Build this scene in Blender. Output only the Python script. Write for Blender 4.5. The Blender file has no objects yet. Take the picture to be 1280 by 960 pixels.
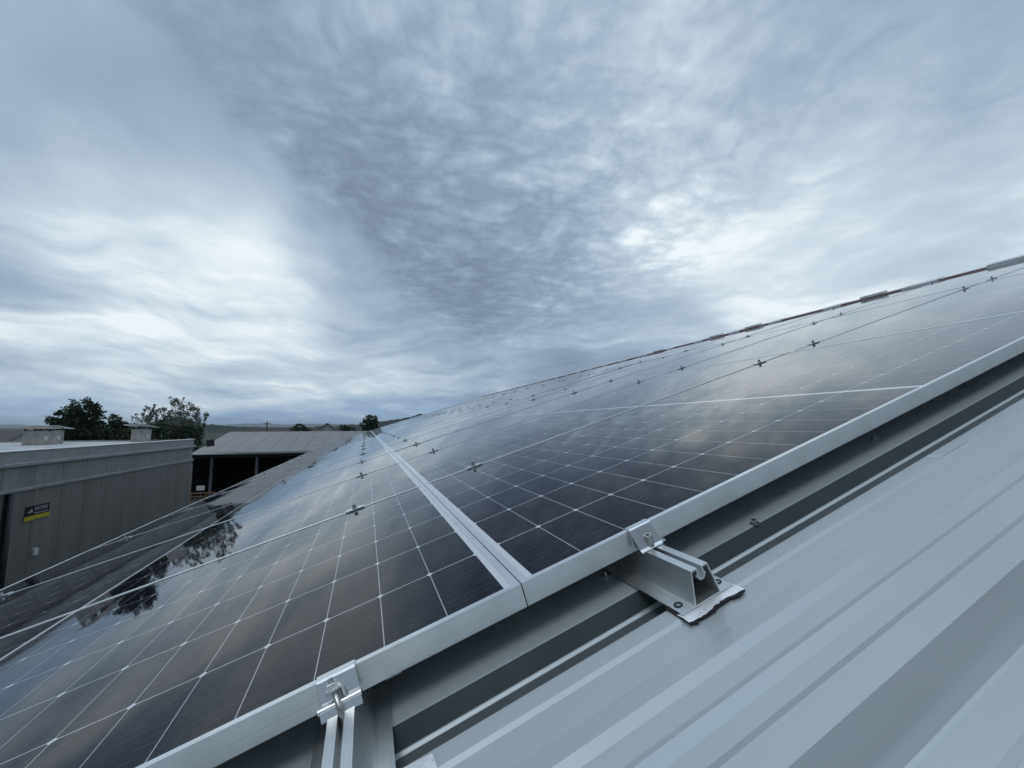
import bpy, math, random
from mathutils import Vector, Matrix
R = math.radians
rnd = random.Random(7)
scene = bpy.context.scene
col = scene.collection

# ------------------------------------------------------------------ camera
SL = 0.3041                                   # pitch of the warehouse roof
cam_d = bpy.data.cameras.new('camera')
cam = bpy.data.objects.new('camera', cam_d); col.objects.link(cam)
cam.location = (-0.2144, -0.5705, 0.2225)
YAW, PIT = 0.3390, 0.1013
fw = Vector((math.sin(YAW)*math.cos(PIT), math.cos(YAW)*math.cos(PIT), math.sin(PIT)))
q = fw.to_track_quat('-Z', 'Y')
cam.rotation_mode = 'QUATERNION'
cam.rotation_quaternion = q @ Matrix.Rotation(0.0024, 4, 'Z').to_quaternion().inverted()
cam_d.sensor_width = 36; cam_d.lens = 36*514.69/1280
cam_d.clip_start = 0.02; cam_d.clip_end = 30000
scene.camera = cam

# ------------------------------------------------------------------ sky
SUN_EL, SUN_AZ = R(60), R(228)                # behind the camera, high, veiled by cloud
world = bpy.data.worlds.new('World'); scene.world = world; world.use_nodes = True
nt = world.node_tree; nt.nodes.clear()

class NB:
    """small node builder"""
    def __init__(s, tree): s.t = tree
    def n(s, typ, **kw):
        x = s.t.nodes.new(typ)
        for k, v in kw.items(): setattr(x, k, v)
        return x
    def put(s, sock, v):
        if isinstance(v, bpy.types.NodeSocket): s.t.links.new(v, sock)
        elif v is not None: sock.default_value = v
    def m(s, op, a, b=None, c=None, clamp=False):
        x = s.n('ShaderNodeMath', operation=op, use_clamp=clamp)
        s.put(x.inputs[0], a); s.put(x.inputs[1], b)
        if c is not None: s.put(x.inputs[2], c)
        return x.outputs[0]
    def v(s, op, a, b=None):
        x = s.n('ShaderNodeVectorMath', operation=op)
        s.put(x.inputs[0], a); s.put(x.inputs[1], b)
        return x.outputs['Value'] if op in ('DOT_PRODUCT', 'LENGTH') else x.outputs[0]
    def ss(s, val, lo, hi, to0=0.0, to1=1.0):
        x = s.n('ShaderNodeMapRange', interpolation_type='SMOOTHSTEP')
        s.put(x.inputs[0], val)
        for i, k in enumerate((lo, hi, to0, to1)): x.inputs[i+1].default_value = k
        return x.outputs[0]
    def noise(s, vec, scale, detail=2, rough=.5, dist=0.0, lac=2.0):
        x = s.n('ShaderNodeTexNoise'); s.put(x.inputs['Vector'], vec)
        x.inputs['Scale'].default_value = scale; x.inputs['Detail'].default_value = detail
        x.inputs['Roughness'].default_value = rough; x.inputs['Distortion'].default_value = dist
        x.inputs['Lacunarity'].default_value = lac
        return x
    def ramp(s, val, stops, interp='LINEAR'):
        x = s.n('ShaderNodeValToRGB'); x.color_ramp.interpolation = interp
        el = x.color_ramp.elements
        while len(el) < len(stops): el.new(.5)
        for e, (p, c) in zip(el, stops): e.position = p; e.color = (*c, 1)
        s.put(x.inputs[0], val); return x.outputs[0]
    def mix(s, f, a, b, blend='MIX'):
        x = s.n('ShaderNodeMix', data_type='RGBA', blend_type=blend)
        s.put(x.inputs[0], f); s.put(x.inputs[6], a); s.put(x.inputs[7], b)
        return x.outputs[2]
    def mapping(s, vec, rot=(0, 0, 0), scale=(1, 1, 1), loc=(0, 0, 0)):
        x = s.n('ShaderNodeMapping'); s.put(x.inputs[0], vec)
        x.inputs[1].default_value = loc; x.inputs[2].default_value = rot; x.inputs[3].default_value = scale
        return x.outputs[0]

b = NB(nt)
tc = b.n('ShaderNodeTexCoord').outputs['Generated']
sep = b.n('ShaderNodeSeparateXYZ'); b.put(sep.inputs[0], tc)
dx, dy, dz = sep.outputs
zz = b.m('ADD', b.m('MAXIMUM', dz, 0.0), 0.10)
comb = b.n('ShaderNodeCombineXYZ')
b.put(comb.inputs[0], b.m('DIVIDE', dx, zz)); b.put(comb.inputs[1], b.m('DIVIDE', dy, zz))
P = b.mapping(comb.outputs[0], rot=(0, 0, R(6)))       # the cloud layer seen as a sheet overhead, y along its streets
warp = b.noise(tc, 3.0, 3, .5)
dw = b.v('NORMALIZE', b.v('ADD', tc, b.v('MULTIPLY', b.v('SUBTRACT', warp.outputs['Color'], (.5, .5, .5)), (.26, .26, .20))))
blobs = [  # direction in the world, angular radius (deg), weight: the big light and dark fields of the overcast
    ((-0.316, 0.886, 0.340), 11, .26), ((-0.205, .913, .353), 9, .06), ((-.246, .958, .147), 17, .12), ((-.018, .989, .148), 11, .14),
    ((-.529, .838, .134), 18, .16), ((.663, .611, .433), 14, .18), ((.872, .348, .344), 20, .26), ((.448, .571, .688), 18, .06),
    ((.95, .25, .12), 26, .14), ((.62, .70, .30), 12, .10),
    ((-.447, .829, .335), 10, -.12), ((-.459, .718, .523), 22, -.05), ((-.229, .787, .573), 13, -.10), ((-.326, .74, .588), 10, -.04),
    ((.152, .857, .493), 15, -.13), ((.096, .938, .333), 13, -.12), ((-.04, .88, .46), 9, -.07), ((.231, .757, .611), 11, -.05), ((.326, .925, .197), 13, -.12),
    ((.759, .38, .528), 15, -.22), ((.85, .22, .50), 18, -.12), ((.536, .836, .118), 13, -.14), ((-.7, .7, .3), 22, -.06)]
L = None
for c, r, w in blobs:
    t = b.m('MULTIPLY', b.ss(b.v('DOT_PRODUCT', dw, tuple(Vector(c).normalized())), math.cos(R(r*1.35)), 1.0), w)
    L = t if L is None else b.m('ADD', L, t)
wp = b.noise(P, 1.1, 3, .5).outputs['Color']
Pw = b.v('ADD', P, b.v('MULTIPLY', b.v('SUBTRACT', wp, (.5, .5, .5)), (.26, .26, 0)))
n1 = b.noise(b.mapping(Pw, scale=(1.7, 1.0, 1)), 1.0, 6, .54).outputs[0]
n2 = b.noise(b.mapping(Pw, scale=(4.8, 3.6, 1), loc=(3, 1, 0)), 1.0, 6, .58).outputs[0]
n2 = b.m('ADD', .30, b.m('ABSOLUTE', b.m('SUBTRACT', b.m('MULTIPLY', n2, 2.6), 1.3)))   # billows: pale puffs with dark creases
n3 = b.noise(b.mapping(Pw, rot=(0, 0, R(24)), scale=(4.2, 7.5, 1), loc=(7, 2, 0)), 1.0, 3, .5, .2).outputs[0]
n3 = b.m('ADD', .28, b.m('ABSOLUTE', b.m('SUBTRACT', b.m('MULTIPLY', n3, 2.8), 1.4)))
n4 = b.noise(b.mapping(dw, scale=(2.6, 2.6, 15)), 1.0, 6, .55, .4).outputs[0]
mL = b.ss(b.v('DOT_PRODUCT', dw, (0.6414, -0.3021, 0.7052)), -.045, .03)      # the mottled wedge of altocumulus, its crisp edge on the left
mR = b.ss(b.v('DOT_PRODUCT', dw, (-0.4391, -0.0502, 0.8971)), -.16, .12)
wedge = b.m('MULTIPLY', mL, mR)
ripple = b.m('MULTIPLY', wedge, b.m('ADD', .35, b.m('MULTIPLY', .65, b.ss(b.v('DOT_PRODUCT', dw, tuple(Vector((.26, .86, .42)).normalized())), math.cos(R(42)), math.cos(R(8))))))
fade = b.ss(dz, .05, .18)
L = b.m('ADD', L, b.m('MULTIPLY', b.m('SUBTRACT', n1, .5), b.m('SUBTRACT', .62, b.m('MULTIPLY', ripple, .15))))
L = b.m('ADD', L, b.m('MULTIPLY', b.m('MULTIPLY', b.m('SUBTRACT', n2, .5), fade), b.m('ADD', .06, b.m('MULTIPLY', ripple, .56))))
L = b.m('ADD', L, b.m('MULTIPLY', b.m('MULTIPLY', b.m('SUBTRACT', n3, .5), fade), b.m('MULTIPLY', ripple, .34)))
L = b.m('ADD', L, b.m('MULTIPLY', b.m('SUBTRACT', n4, .5), b.m('MULTIPLY', b.ss(dz, .52, .15), b.m('SUBTRACT', 1.35, b.m('MULTIPLY', wedge, 1.1)))))
L = b.m('ADD', L, b.m('SUBTRACT', .575, b.m('MULTIPLY', b.m('MULTIPLY', wedge, b.ss(b.v('DOT_PRODUCT', dw, (0.6414, -0.3021, 0.7052)), .45, .05)), .10)))
# cumulus bank low on the horizon
el_n = b.noise(b.mapping(tc, scale=(5, 5, 22)), 1.0, 6, .55, .3).outputs[0]
low = b.ss(dz, .17, .04)
L = b.m('ADD', L, b.m('MULTIPLY', b.m('SUBTRACT', el_n, .52), b.m('MULTIPLY', low, 1.15)))
L = b.m('SUBTRACT', L, b.m('MULTIPLY', b.ss(dz, .085, .02), .20))
back = b.m('MULTIPLY', b.m('MULTIPLY', b.ss(dy, .10, -.35), b.ss(dz, .97, .72)), b.ss(dz, .05, .30))                             # sky darkened behind the camera, out of view, for contrast on the roof
cloud = b.ramp(L, [(0.0, (.185, .243, .34)), (.30, (.277, .355, .460)), (.50, (.366, .461, .572)), (.75, (.54, .645, .73)), (1.0, (.86, .925, .965))])
cloud = b.mix(back, cloud, b.mix(1.0, cloud, (.30, .305, .32, 1), 'MULTIPLY'))
horizon = b.ramp(L, [(0.0, (.19, .31, .50)), (.5, (.31, .46, .65)), (1.0, (.72, .80, .86))])
cloud = b.mix(b.ss(dz, .10, .015), cloud, horizon)
sky = b.n('ShaderNodeTexSky', sky_type='NISHITA', sun_disc=False)
sky.sun_elevation = SUN_EL; sky.sun_rotation = SUN_AZ
bg1 = b.n('ShaderNodeBackground'); b.put(bg1.inputs[0], sky.outputs[0]); bg1.inputs[1].default_value = .05
bg2 = b.n('ShaderNodeBackground'); b.put(bg2.inputs[0], cloud); b.put(bg2.inputs[1], b.ss(dz, .74, .95, 1.0, 1.9))   # overcast is brightest overhead
mx = b.n('ShaderNodeMixShader'); mx.inputs[0].default_value = .94
b.put(mx.inputs[1], bg1.outputs[0]); b.put(mx.inputs[2], bg2.outputs[0])
out = b.n('ShaderNodeOutputWorld'); b.put(out.inputs[0], mx.outputs[0])

sun_d = bpy.data.lights.new('sun', 'SUN'); sun_d.energy = .5; sun_d.angle = R(22); sun_d.color = (1, .985, .965)
sun = bpy.data.objects.new('sun', sun_d); col.objects.link(sun)
sv = Vector((math.sin(SUN_AZ)*math.cos(SUN_EL), math.cos(SUN_AZ)*math.cos(SUN_EL), math.sin(SUN_EL)))
sun.rotation_mode = 'QUATERNION'; sun.rotation_quaternion = sv.to_track_quat('Z', 'Y')
vs = scene.view_settings
vs.view_transform = 'Standard'; vs.look = 'None'; vs.gamma = 1; vs.use_curve_mapping = False; vs.exposure = 0.12

# ------------------------------------------------------------------ materials
def mat(name):
    m = bpy.data.materials.new(name); m.use_nodes = True
    nb = NB(m.node_tree); bs = m.node_tree.nodes['Principled BSDF']
    return m, nb, bs
def oc(nb): return nb.n('ShaderNodeTexCoord').outputs['Object']
def bump(nb, bs, h, strength, dist):
    x = nb.n('ShaderNodeBump'); x.inputs['Strength'].default_value = strength; x.inputs['Distance'].default_value = dist
    nb.put(x.inputs['Height'], h); nb.put(bs.inputs['Normal'], x.outputs[0])
def simple(name, c, rough=.6, metal=0.0, var=.25, scale=6.0, bstr=0.0, bdist=.01, spec=None):
    m, nb, bs = mat(name)
    o = oc(nb); n = nb.noise(o, scale, 5, .6).outputs[0]
    lo = tuple(max(0, v*(1-var)) for v in c); hi = tuple(min(1, v*(1+var)) for v in c)
    nb.put(bs.inputs['Base Color'], nb.ramp(n, [(.3, lo), (.7, hi)]))
    bs.inputs['Metallic'].default_value = metal
    nb.put(bs.inputs['Roughness'], nb.ss(n, .3, .7, max(0.02, rough-.07), min(1, rough+.07)))
    if spec is not None: bs.inputs['Specular IOR Level'].default_value = spec
    if bstr: bump(nb, bs, n, bstr, bdist)
    return m
M = {}
def roof_material():
    m, nb, bs = mat('coated_roof_steel')
    o = oc(nb)
    big = nb.noise(nb.mapping(o, scale=(.8, 2.0, 1)), 2.2, 5, .6).outputs[0]
    speck = nb.noise(o, 95, 2, .5).outputs[0]
    streak = nb.noise(nb.mapping(o, scale=(1.2, 26, 1)), 1.6, 5, .6).outputs[0]
    c = nb.ramp(big, [(.3, (.475, .515, .525)), (.7, (.535, .575, .58))])
    c = nb.mix(nb.m('MULTIPLY', nb.ss(streak, .56, .78), .22), c, (.30, .32, .33, 1))
    c = nb.mix(nb.m('MULTIPLY', nb.ss(speck, .80, .84), .45), c, (.10, .10, .10, 1))
    nb.put(bs.inputs['Base Color'], c)
    bs.inputs['Metallic'].default_value = .28
    nb.put(bs.inputs['Roughness'], nb.ss(big, .3, .7, .25, .33))
    wav = nb.noise(nb.mapping(o, scale=(1.5, 5, 1)), 2.0, 2, .5).outputs[0]
    bump(nb, bs, wav, .35, .004)
    return m
M['roof'] = roof_material()
def alu_material(name, base, rough, sx, sy, metal=.9, sz=320):
    m, nb, bs = mat(name)
    o = oc(nb)
    n = nb.noise(nb.mapping(o, scale=(sx, sy, sz)), 1.0, 4, .6).outputs[0]
    blot = nb.noise(nb.mapping(o, scale=(1, 1, 1)), 14, 4, .6).outputs[0]
    scr = nb.noise(nb.mapping(o, scale=(sx*.6, sy*.6, sz*2.2)), 1.0, 3, .7).outputs[0]
    c = nb.mix(nb.ss(blot, .35, .75), (*base, 1), (*[v*.90 for v in base], 1))
    c = nb.mix(nb.m('MULTIPLY', nb.ss(scr, .50, .68), .30), c, (*[v*.62 for v in base], 1))
    nb.put(bs.inputs['Base Color'], c)
    bs.inputs['Metallic'].default_value = metal
    nb.put(bs.inputs['Roughness'], nb.m('ADD', nb.m('MULTIPLY', n, .16), rough-.08))
    bump(nb, bs, n, .30, .0008)
    return m
M['alu'] = alu_material('anodised_aluminium', (.90, .92, .91), .36, 3, 3, .92)
M['alu_rail'] = alu_material('extruded_aluminium', (.76, .785, .785), .40, 300, 4)
M['alu_bright'] = alu_material('mill_finish_aluminium', (.80, .82, .82), .33, 8, 8)
M['steel'] = simple('stainless_steel', (.55, .53, .51), .28, 1.0, .1, 90)
M['dark_steel'] = simple('dark_bolt_steel', (.45, .46, .48), .42, .9, .2, 90)
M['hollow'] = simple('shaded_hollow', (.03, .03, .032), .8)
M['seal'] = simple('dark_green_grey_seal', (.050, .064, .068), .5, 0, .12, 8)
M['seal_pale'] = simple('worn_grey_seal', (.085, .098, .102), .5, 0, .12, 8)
M['butyl'] = simple('black_butyl', (.012, .012, .013), .6)
def foil_material():
    m, nb, bs = mat('crinkled_foil')
    o = oc(nb)
    n = nb.noise(o, 120, 5, .7, 1.5).outputs[0]
    d = nb.noise(nb.mapping(o, loc=(4, 2, 0)), 85, 4, .7, 2.0).outputs[0]
    nb.put(bs.inputs['Base Color'], nb.mix(nb.ss(d, .63, .67), (.95, .96, .97, 1), (.03, .03, .032, 1)))
    bs.inputs['Metallic'].default_value = .35; bs.inputs['Roughness'].default_value = .38
    bump(nb, bs, n, .5, .002); return m
M['foil'] = foil_material()

PL, PW = 2.096, 1.053            # panel length up the slope, width along the ridge
PITCH_S, PITCH_U = 2.0972, 1.058
HROW, PROFILE_H = .0335, .0335
def cell_material():
    m, nb, bs = mat('solar_glass')
    o = oc(nb)
    sp = nb.n('ShaderNodeSeparateXYZ'); nb.put(sp.inputs[0], o); x, y, _ = sp.outputs
    fy = nb.m('DIVIDE', nb.m('SUBTRACT', y, .006), .1735)
    fr = nb.m('FRACT', fy)
    du = nb.m('MULTIPLY', nb.m('MINIMUM', fr, nb.m('SUBTRACT', 1.0, fr)), .1735)
    xs = nb.m('MINIMUM', x, nb.m('SUBTRACT', PL, x))
    fx = nb.m('FRACT', nb.m('DIVIDE', nb.m('SUBTRACT', xs, .0215), .085))
    ds = nb.m('MULTIPLY', nb.m('MINIMUM', fx, nb.m('SUBTRACT', 1.0, fx)), .085)
    line = nb.m('MAXIMUM', nb.m('LESS_THAN', du, .00085), nb.m('MULTIPLY', nb.m('LESS_THAN', ds, .00075), .62))
    dia = nb.m('LESS_THAN', nb.m('ADD', du, ds), .0064)
    edge = nb.m('MAXIMUM', nb.m('LESS_THAN', xs, .0215), nb.m('GREATER_THAN', xs, 1.0415))
    white = nb.m('MAXIMUM', nb.m('MAXIMUM', line, dia), edge)
    bb = nb.m('FRACT', nb.m('MULTIPLY', fr, 10.0))
    bb = nb.m('LESS_THAN', nb.m('ABSOLUTE', nb.m('SUBTRACT', bb, .5)), .018)
    brk = nb.noise(nb.mapping(o, scale=(60, 30, 1)), 1.0, 2, .5).outputs[0]
    tone = nb.noise(nb.mapping(o, scale=(1, 1, 1)), 3.0, 3, .5).outputs[0]
    cellc = nb.mix(nb.ss(tone, .35, .65), (.0050, .0056, .0125, 1), (.0085, .0085, .0150, 1))
    cellc = nb.mix(nb.m('MULTIPLY', bb, nb.ss(brk, .45, .65, .08, .42)), cellc, (.30, .31, .36, 1))
    c = nb.mix(white, cellc, (.66, .68, .70, 1))
    # dried rain marks and dust
    dust = nb.noise(nb.mapping(o, scale=(1.2, 3.0, 1)), 2.4, 7, .68, .6).outputs[0]
    spot = nb.noise(o, 17, 3, .6, .8).outputs[0]
    dm = nb.m('ADD', nb.m('MULTIPLY', nb.ss(dust, .45, .78), .030), nb.m('MULTIPLY', nb.ss(spot, .735, .80), .16))
    c = nb.mix(nb.m('ADD', dm, .001), c, (.44, .43, .43, 1))
    nb.put(bs.inputs['Base Color'], c)
    nb.put(bs.inputs['Roughness'], nb.ss(dust, .4, .8, .022, .05))
    bs.inputs['IOR'].default_value = 1.5
    lw = nb.n('ShaderNodeLayerWeight'); lw.inputs[0].default_value = .5      # anti-reflective coating: little mirror until grazing
    nb.put(bs.inputs['Specular IOR Level'], nb.ss(lw.outputs['Facing'], .70, .95, .14, .9))
    wob = nb.noise(nb.mapping(o, scale=(1.0, 1.6, 1)), 1.7, 1, .4).outputs[0]
    bump(nb, bs, wob, .07, .010)
    return m
M['cells'] = cell_material()
M['cladding'] = None

def ribbed(name, c, period, rough=.5, metal=.2, axis=1, stain=.18, bstr=.35, bd=.012):
    m, nb, bs = mat(name)
    o = oc(nb)
    sp = nb.n('ShaderNodeSeparateXYZ'); nb.put(sp.inputs[0], o)
    f = nb.m('FRACT', nb.m('DIVIDE', sp.outputs[axis], period))
    h = nb.m('ABSOLUTE', nb.m('SUBTRACT', f, .5))
    h = nb.ss(h, .14, .34)
    panel = nb.noise(nb.mapping(o, scale=(1, 1, .15)), 1.6, 6, .65).outputs[0]
    run = nb.noise(nb.mapping(o, scale=(9, 9, .5)), 1.0, 4, .6).outputs[0]
    nb.put(bs.inputs['Base Color'], nb.mix(nb.m('MULTIPLY', nb.ss(run, .42, .75), .45), nb.ramp(panel, [(.3, tuple(v*(1-stain) for v in c)), (.7, tuple(v*(1+stain) for v in c))]), (*[v*.62 for v in c], 1)))
    bs.inputs['Metallic'].default_value = metal; bs.inputs['Roughness'].default_value = rough
    bump(nb, bs, h, bstr, bd); return m
M['cladding'] = ribbed('grey_profiled_cladding', (.225, .225, .215), .095)
M['cladding_up'] = ribbed('pale_profiled_cladding', (.31, .315, .31), .095)
M['flashing'] = simple('grey_flashing', (.36, .37, .375), .45, .3, .18, 3)
M['flat_roof'] = simple('pale_roof_membrane', (.46, .47, .475), .7, 0, .18, 1.2)
M['ridge_red'] = simple('weathered_red_ridge', (.17, .030, .026), .55, 0, .35, 9)
M['ridge_grey'] = simple('pale_ridge_sheet', (.74, .76, .77), .5, .1, .10, 5)
M['wall'] = simple('render_wall', (.30, .30, .29), .85, 0, .15, 1.5)
M['chimney'] = simple('weathered_chimney_render', (.42, .405, .375), .85, 0, .25, 5, .3)
M['zinc'] = simple('zinc_cap', (.72, .73, .73), .35, .6, .12, 4)
M['rust_cap'] = simple('brown_cap_sheet', (.20, .165, .15), .6, .3, .25, 4)
M['black_plate'] = simple('black_sign_plate', (.008, .008, .010), .35)
M['yellow'] = simple('yellow_sign_band', (.50, .43, .03), .5, 0, .12, 8)
M['white'] = simple('white_paint', (.72, .72, .71), .5, 0, .08, 8)
M['backsheet'] = simple('white_backsheet', (.70, .77, .82), .6, 0, .04, 3)
M['lettering'] = simple('pale_lettering', (.48, .48, .50), .5, 0, .1, 8)
M['dark_metal'] = simple('dark_painted_metal', (.03, .032, .036), .45, .2)
M['pvc'] = simple('anthracite_downpipe', (.028, .03, .038), .5)
M['wood'] = simple('weathered_timber', (.30, .19, .115), .75, 0, .35, 6)
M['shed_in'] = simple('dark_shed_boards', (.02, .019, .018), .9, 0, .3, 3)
M['post'] = simple('grey_shed_post', (.16, .17, .19), .6, .2)
M['asphalt'] = simple('yard_asphalt', (.055, .055, .056), .9, 0, .25, .7)
M['grass'] = simple('meadow', (.020, .030, .014), .9, 0, .35, .05)
M['slate'] = simple('dark_slate', (.085, .08, .082), .75, 0, .3, 1.5)
M['brown_roof'] = simple('dark_brown_roofing', (.055, .045, .043), .8, 0, .3, .5)
M['house_wall'] = simple('pale_house_render', (.42, .40, .38), .85, 0, .1, .5)
M['hill_wood'] = simple('wooded_hill', (.014, .023, .016), .95, 0, .5, .05)
M['mount'] = simple('far_mountain', (.05, .06, .04), .95, 0, .3, .002)
M['bark'] = simple('bark', (.085, .07, .055), .9, 0, .35, 8, .5)
M['birch_bark'] = simple('birch_bark', (.42, .41, .38), .8, 0, .5, 5)
def leaf(name, c, v=.45):
    m, nb, bs = mat(name)
    n = nb.noise(oc(nb), .9, 3, .6).outputs[0]; n2 = nb.noise(oc(nb), 9, 2, .5).outputs[0]
    f = nb.m('ADD', nb.m('MULTIPLY', n, .6), nb.m('MULTIPLY', n2, .4))
    nb.put(bs.inputs['Base Color'], nb.ramp(f, [(.35, tuple(k*(1-v) for k in c)), (.65, tuple(k*(1+v) for k in c))]))
    bs.inputs['Roughness'].default_value = .6; bs.inputs['Specular IOR Level'].default_value = .3
    return m
M['leaf_dark'] = leaf('dark_foliage', (.028, .048, .020))
M['leaf_mid'] = leaf('foliage', (.045, .070, .028))
M['leaf_birch'] = leaf('birch_foliage', (.14, .15, .11))
def shed_roof_material():
    m, nb, bs = mat('pale_sheet_roofing')
    o = oc(nb)
    br = nb.n('ShaderNodeTexBrick'); nb.put(br.inputs['Vector'], o)
    br.offset = 0; br.inputs['Scale'].default_value = 1; br.inputs['Mortar Size'].default_value = .035
    br.inputs['Brick Width'].default_value = 1.05; br.inputs['Row Height'].default_value = 1.75
    br.inputs['Color1'].default_value = (.215, .205, .207, 1); br.inputs['Color2'].default_value = (.25, .24, .24, 1)
    br.inputs['Mortar'].default_value = (.13, .125, .125, 1)
    n = nb.noise(nb.mapping(o, scale=(.5, 2, 1)), 1.3, 6, .65).outputs[0]
    nb.put(bs.inputs['Base Color'], nb.mix(nb.m('MULTIPLY', nb.ss(n, .45, .75), .4), br.outputs[0], (.17, .155, .15, 1)))
    bs.inputs['Roughness'].default_value = .5
    return m
M['shed_roof'] = shed_roof_material()

# ------------------------------------------------------------------ mesh helpers
class MB:
    def __init__(s): s.v = []; s.f = []
    def add(s, vs, fs):
        k = len(s.v); s.v += [tuple(p) for p in vs]; s.f += [tuple(i+k for i in f) for f in fs]
    def box(s, a, c, mtx=None):
        x0, y0, z0 = a; x1, y1, z1 = c
        vs = [(x, y, z) for x in (x0, x1) for y in (y0, y1) for z in (z0, z1)]
        if mtx: vs = [mtx @ Vector(p) for p in vs]
        s.add(vs, [(0, 1, 3, 2), (4, 6, 7, 5), (0, 4, 5, 1), (2, 3, 7, 6), (0, 2, 6, 4), (1, 5, 7, 3)])
    def prism(s, poly, axis, a, c):
        """closed polygon in the two other axes, extruded along axis from a to c"""
        def P(p, t):
            q = list(p); q.insert(axis, t); return tuple(q)
        n = len(poly); vs = [P(p, a) for p in poly]+[P(p, c) for p in poly]
        fs = [(i, (i+1) % n, n+(i+1) % n, n+i) for i in range(n)]
        s.add(vs, fs+[tuple(range(n-1, -1, -1)), tuple(range(n, 2*n))])
    def strip(s, line, th, axis, a, c):
        """open polyline thickened by th, extruded along axis"""
        pts = [Vector(p) for p in line]; L_, R_ = [], []
        for i, p in enumerate(pts):
            d1 = (p-pts[i-1]).normalized() if i else None
            d2 = (pts[i+1]-p).normalized() if i < len(pts)-1 else None
            d = ((d1 or d2)+(d2 or d1)).normalized(); nrm = Vector((-d.y, d.x))
            k = 1/max(.35, nrm.dot(Vector((-(d1 or d2).y, (d1 or d2).x))))
            L_.append(p+nrm*th*.5*k); R_.append(p-nrm*th*.5*k)
        n = len(pts)
        def P(p, t):
            q = list(p); q.insert(axis, t); return tuple(q)
        for i in range(n-1):
            quad = [L_[i], L_[i+1], R_[i+1], R_[i]]
            vs = [P(p, a) for p in quad]+[P(p, c) for p in quad]
            fs = [(0, 1, 5, 4), (2, 3, 7, 6), (3, 2, 1, 0), (4, 5, 6, 7)]
            if i == 0: fs.append((3, 0, 4, 7))
            if i == n-2: fs.append((1, 2, 6, 5))
            s.add(vs, fs)
    def tube(s, p, q, r0, r1=None, n=10, cap=True):
        p, q = Vector(p), Vector(q); r1 = r0 if r1 is None else r1
        d = (q-p).normalized(); u = d.orthogonal().normalized(); w = d.cross(u)
        vs = []
        for c, r in ((p, r0), (q, r1)):
            vs += [c+(u*math.cos(2*math.pi*i/n)+w*math.sin(2*math.pi*i/n))*r for i in range(n)]
        fs = [(i, (i+1) % n, n+(i+1) % n, n+i) for i in range(n)]
        if cap: fs += [tuple(range(n-1, -1, -1)), tuple(range(n, 2*n))]
        s.add(vs, fs)
    def ring(s, c, r0, r1, h, n=14):
        vs, fs = [], []
        for i in range(n):
            a = 2*math.pi*i/n
            for r, z in ((r1, 0), (r1, h), (r0, h), (r0, 0)):
                vs.append((c[0]+r*math.cos(a), c[1]+r*math.sin(a), c[2]+z))
        for i in range(n):
            j = (i+1) % n
            for k in range(3): fs.append((4*i+k, 4*j+k, 4*j+k+1, 4*i+k+1))
        s.add(vs, fs)
    def build(s, name, m, parent=None, smooth=False, bevel=0.0):
        me = bpy.data.meshes.new(name); me.from_pydata(s.v, [], s.f); me.update()
        me.materials.append(m)
        if smooth:
            for p in me.polygons: p.use_smooth = True
        o = bpy.data.objects.new(name, me); col.objects.link(o)
        if parent: o.parent = parent
        if bevel:
            md = o.modifiers.new('bevel', 'BEVEL'); md.width = bevel; md.segments = 2; md.limit_method = 'ANGLE'; md.angle_limit = R(35)
        return o
def tag(o, label=None, cat=None, group=None, kind=None):
    if label: o['label'] = label
    if cat: o['category'] = cat
    if group: o['group'] = group
    if kind: o['kind'] = kind
    return o
def empty(name, loc=(0, 0, 0), rot=(0, 0, 0)):
    o = bpy.data.objects.new(name, None); col.objects.link(o); o.location = loc; o.rotation_euler = rot
    o.empty_display_size = .1; return o
def children(o): return [c for c in bpy.data.objects if c.parent == o]
def copy_tree(o, kids=None):
    c = o.copy(); col.objects.link(c)
    for ch in (kids if kids is not None else children(o)):
        d = ch.copy(); col.objects.link(d); d.parent = c
    return c
S = Vector((math.cos(SL), 0, math.sin(SL))); H = Vector((0, 1, 0)); N = Vector((-math.sin(SL), 0, math.cos(SL)))
def RP(s, u, h=0.0): return S*s+H*u+N*h               # up the slope, along the ridge, off the roof
ROT = (0, -SL, 0)
ORD = ['first', 'second', 'third', 'fourth', 'fifth', 'sixth', 'seventh', 'eighth', 'ninth', 'tenth', 'eleventh', 'twelfth', 'thirteenth', 'fourteenth', 'fifteenth', 'sixteenth', 'seventeenth', 'eighteenth', 'nineteenth', 'twentieth', 'twenty-first']
GROUND = -4.3

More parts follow.
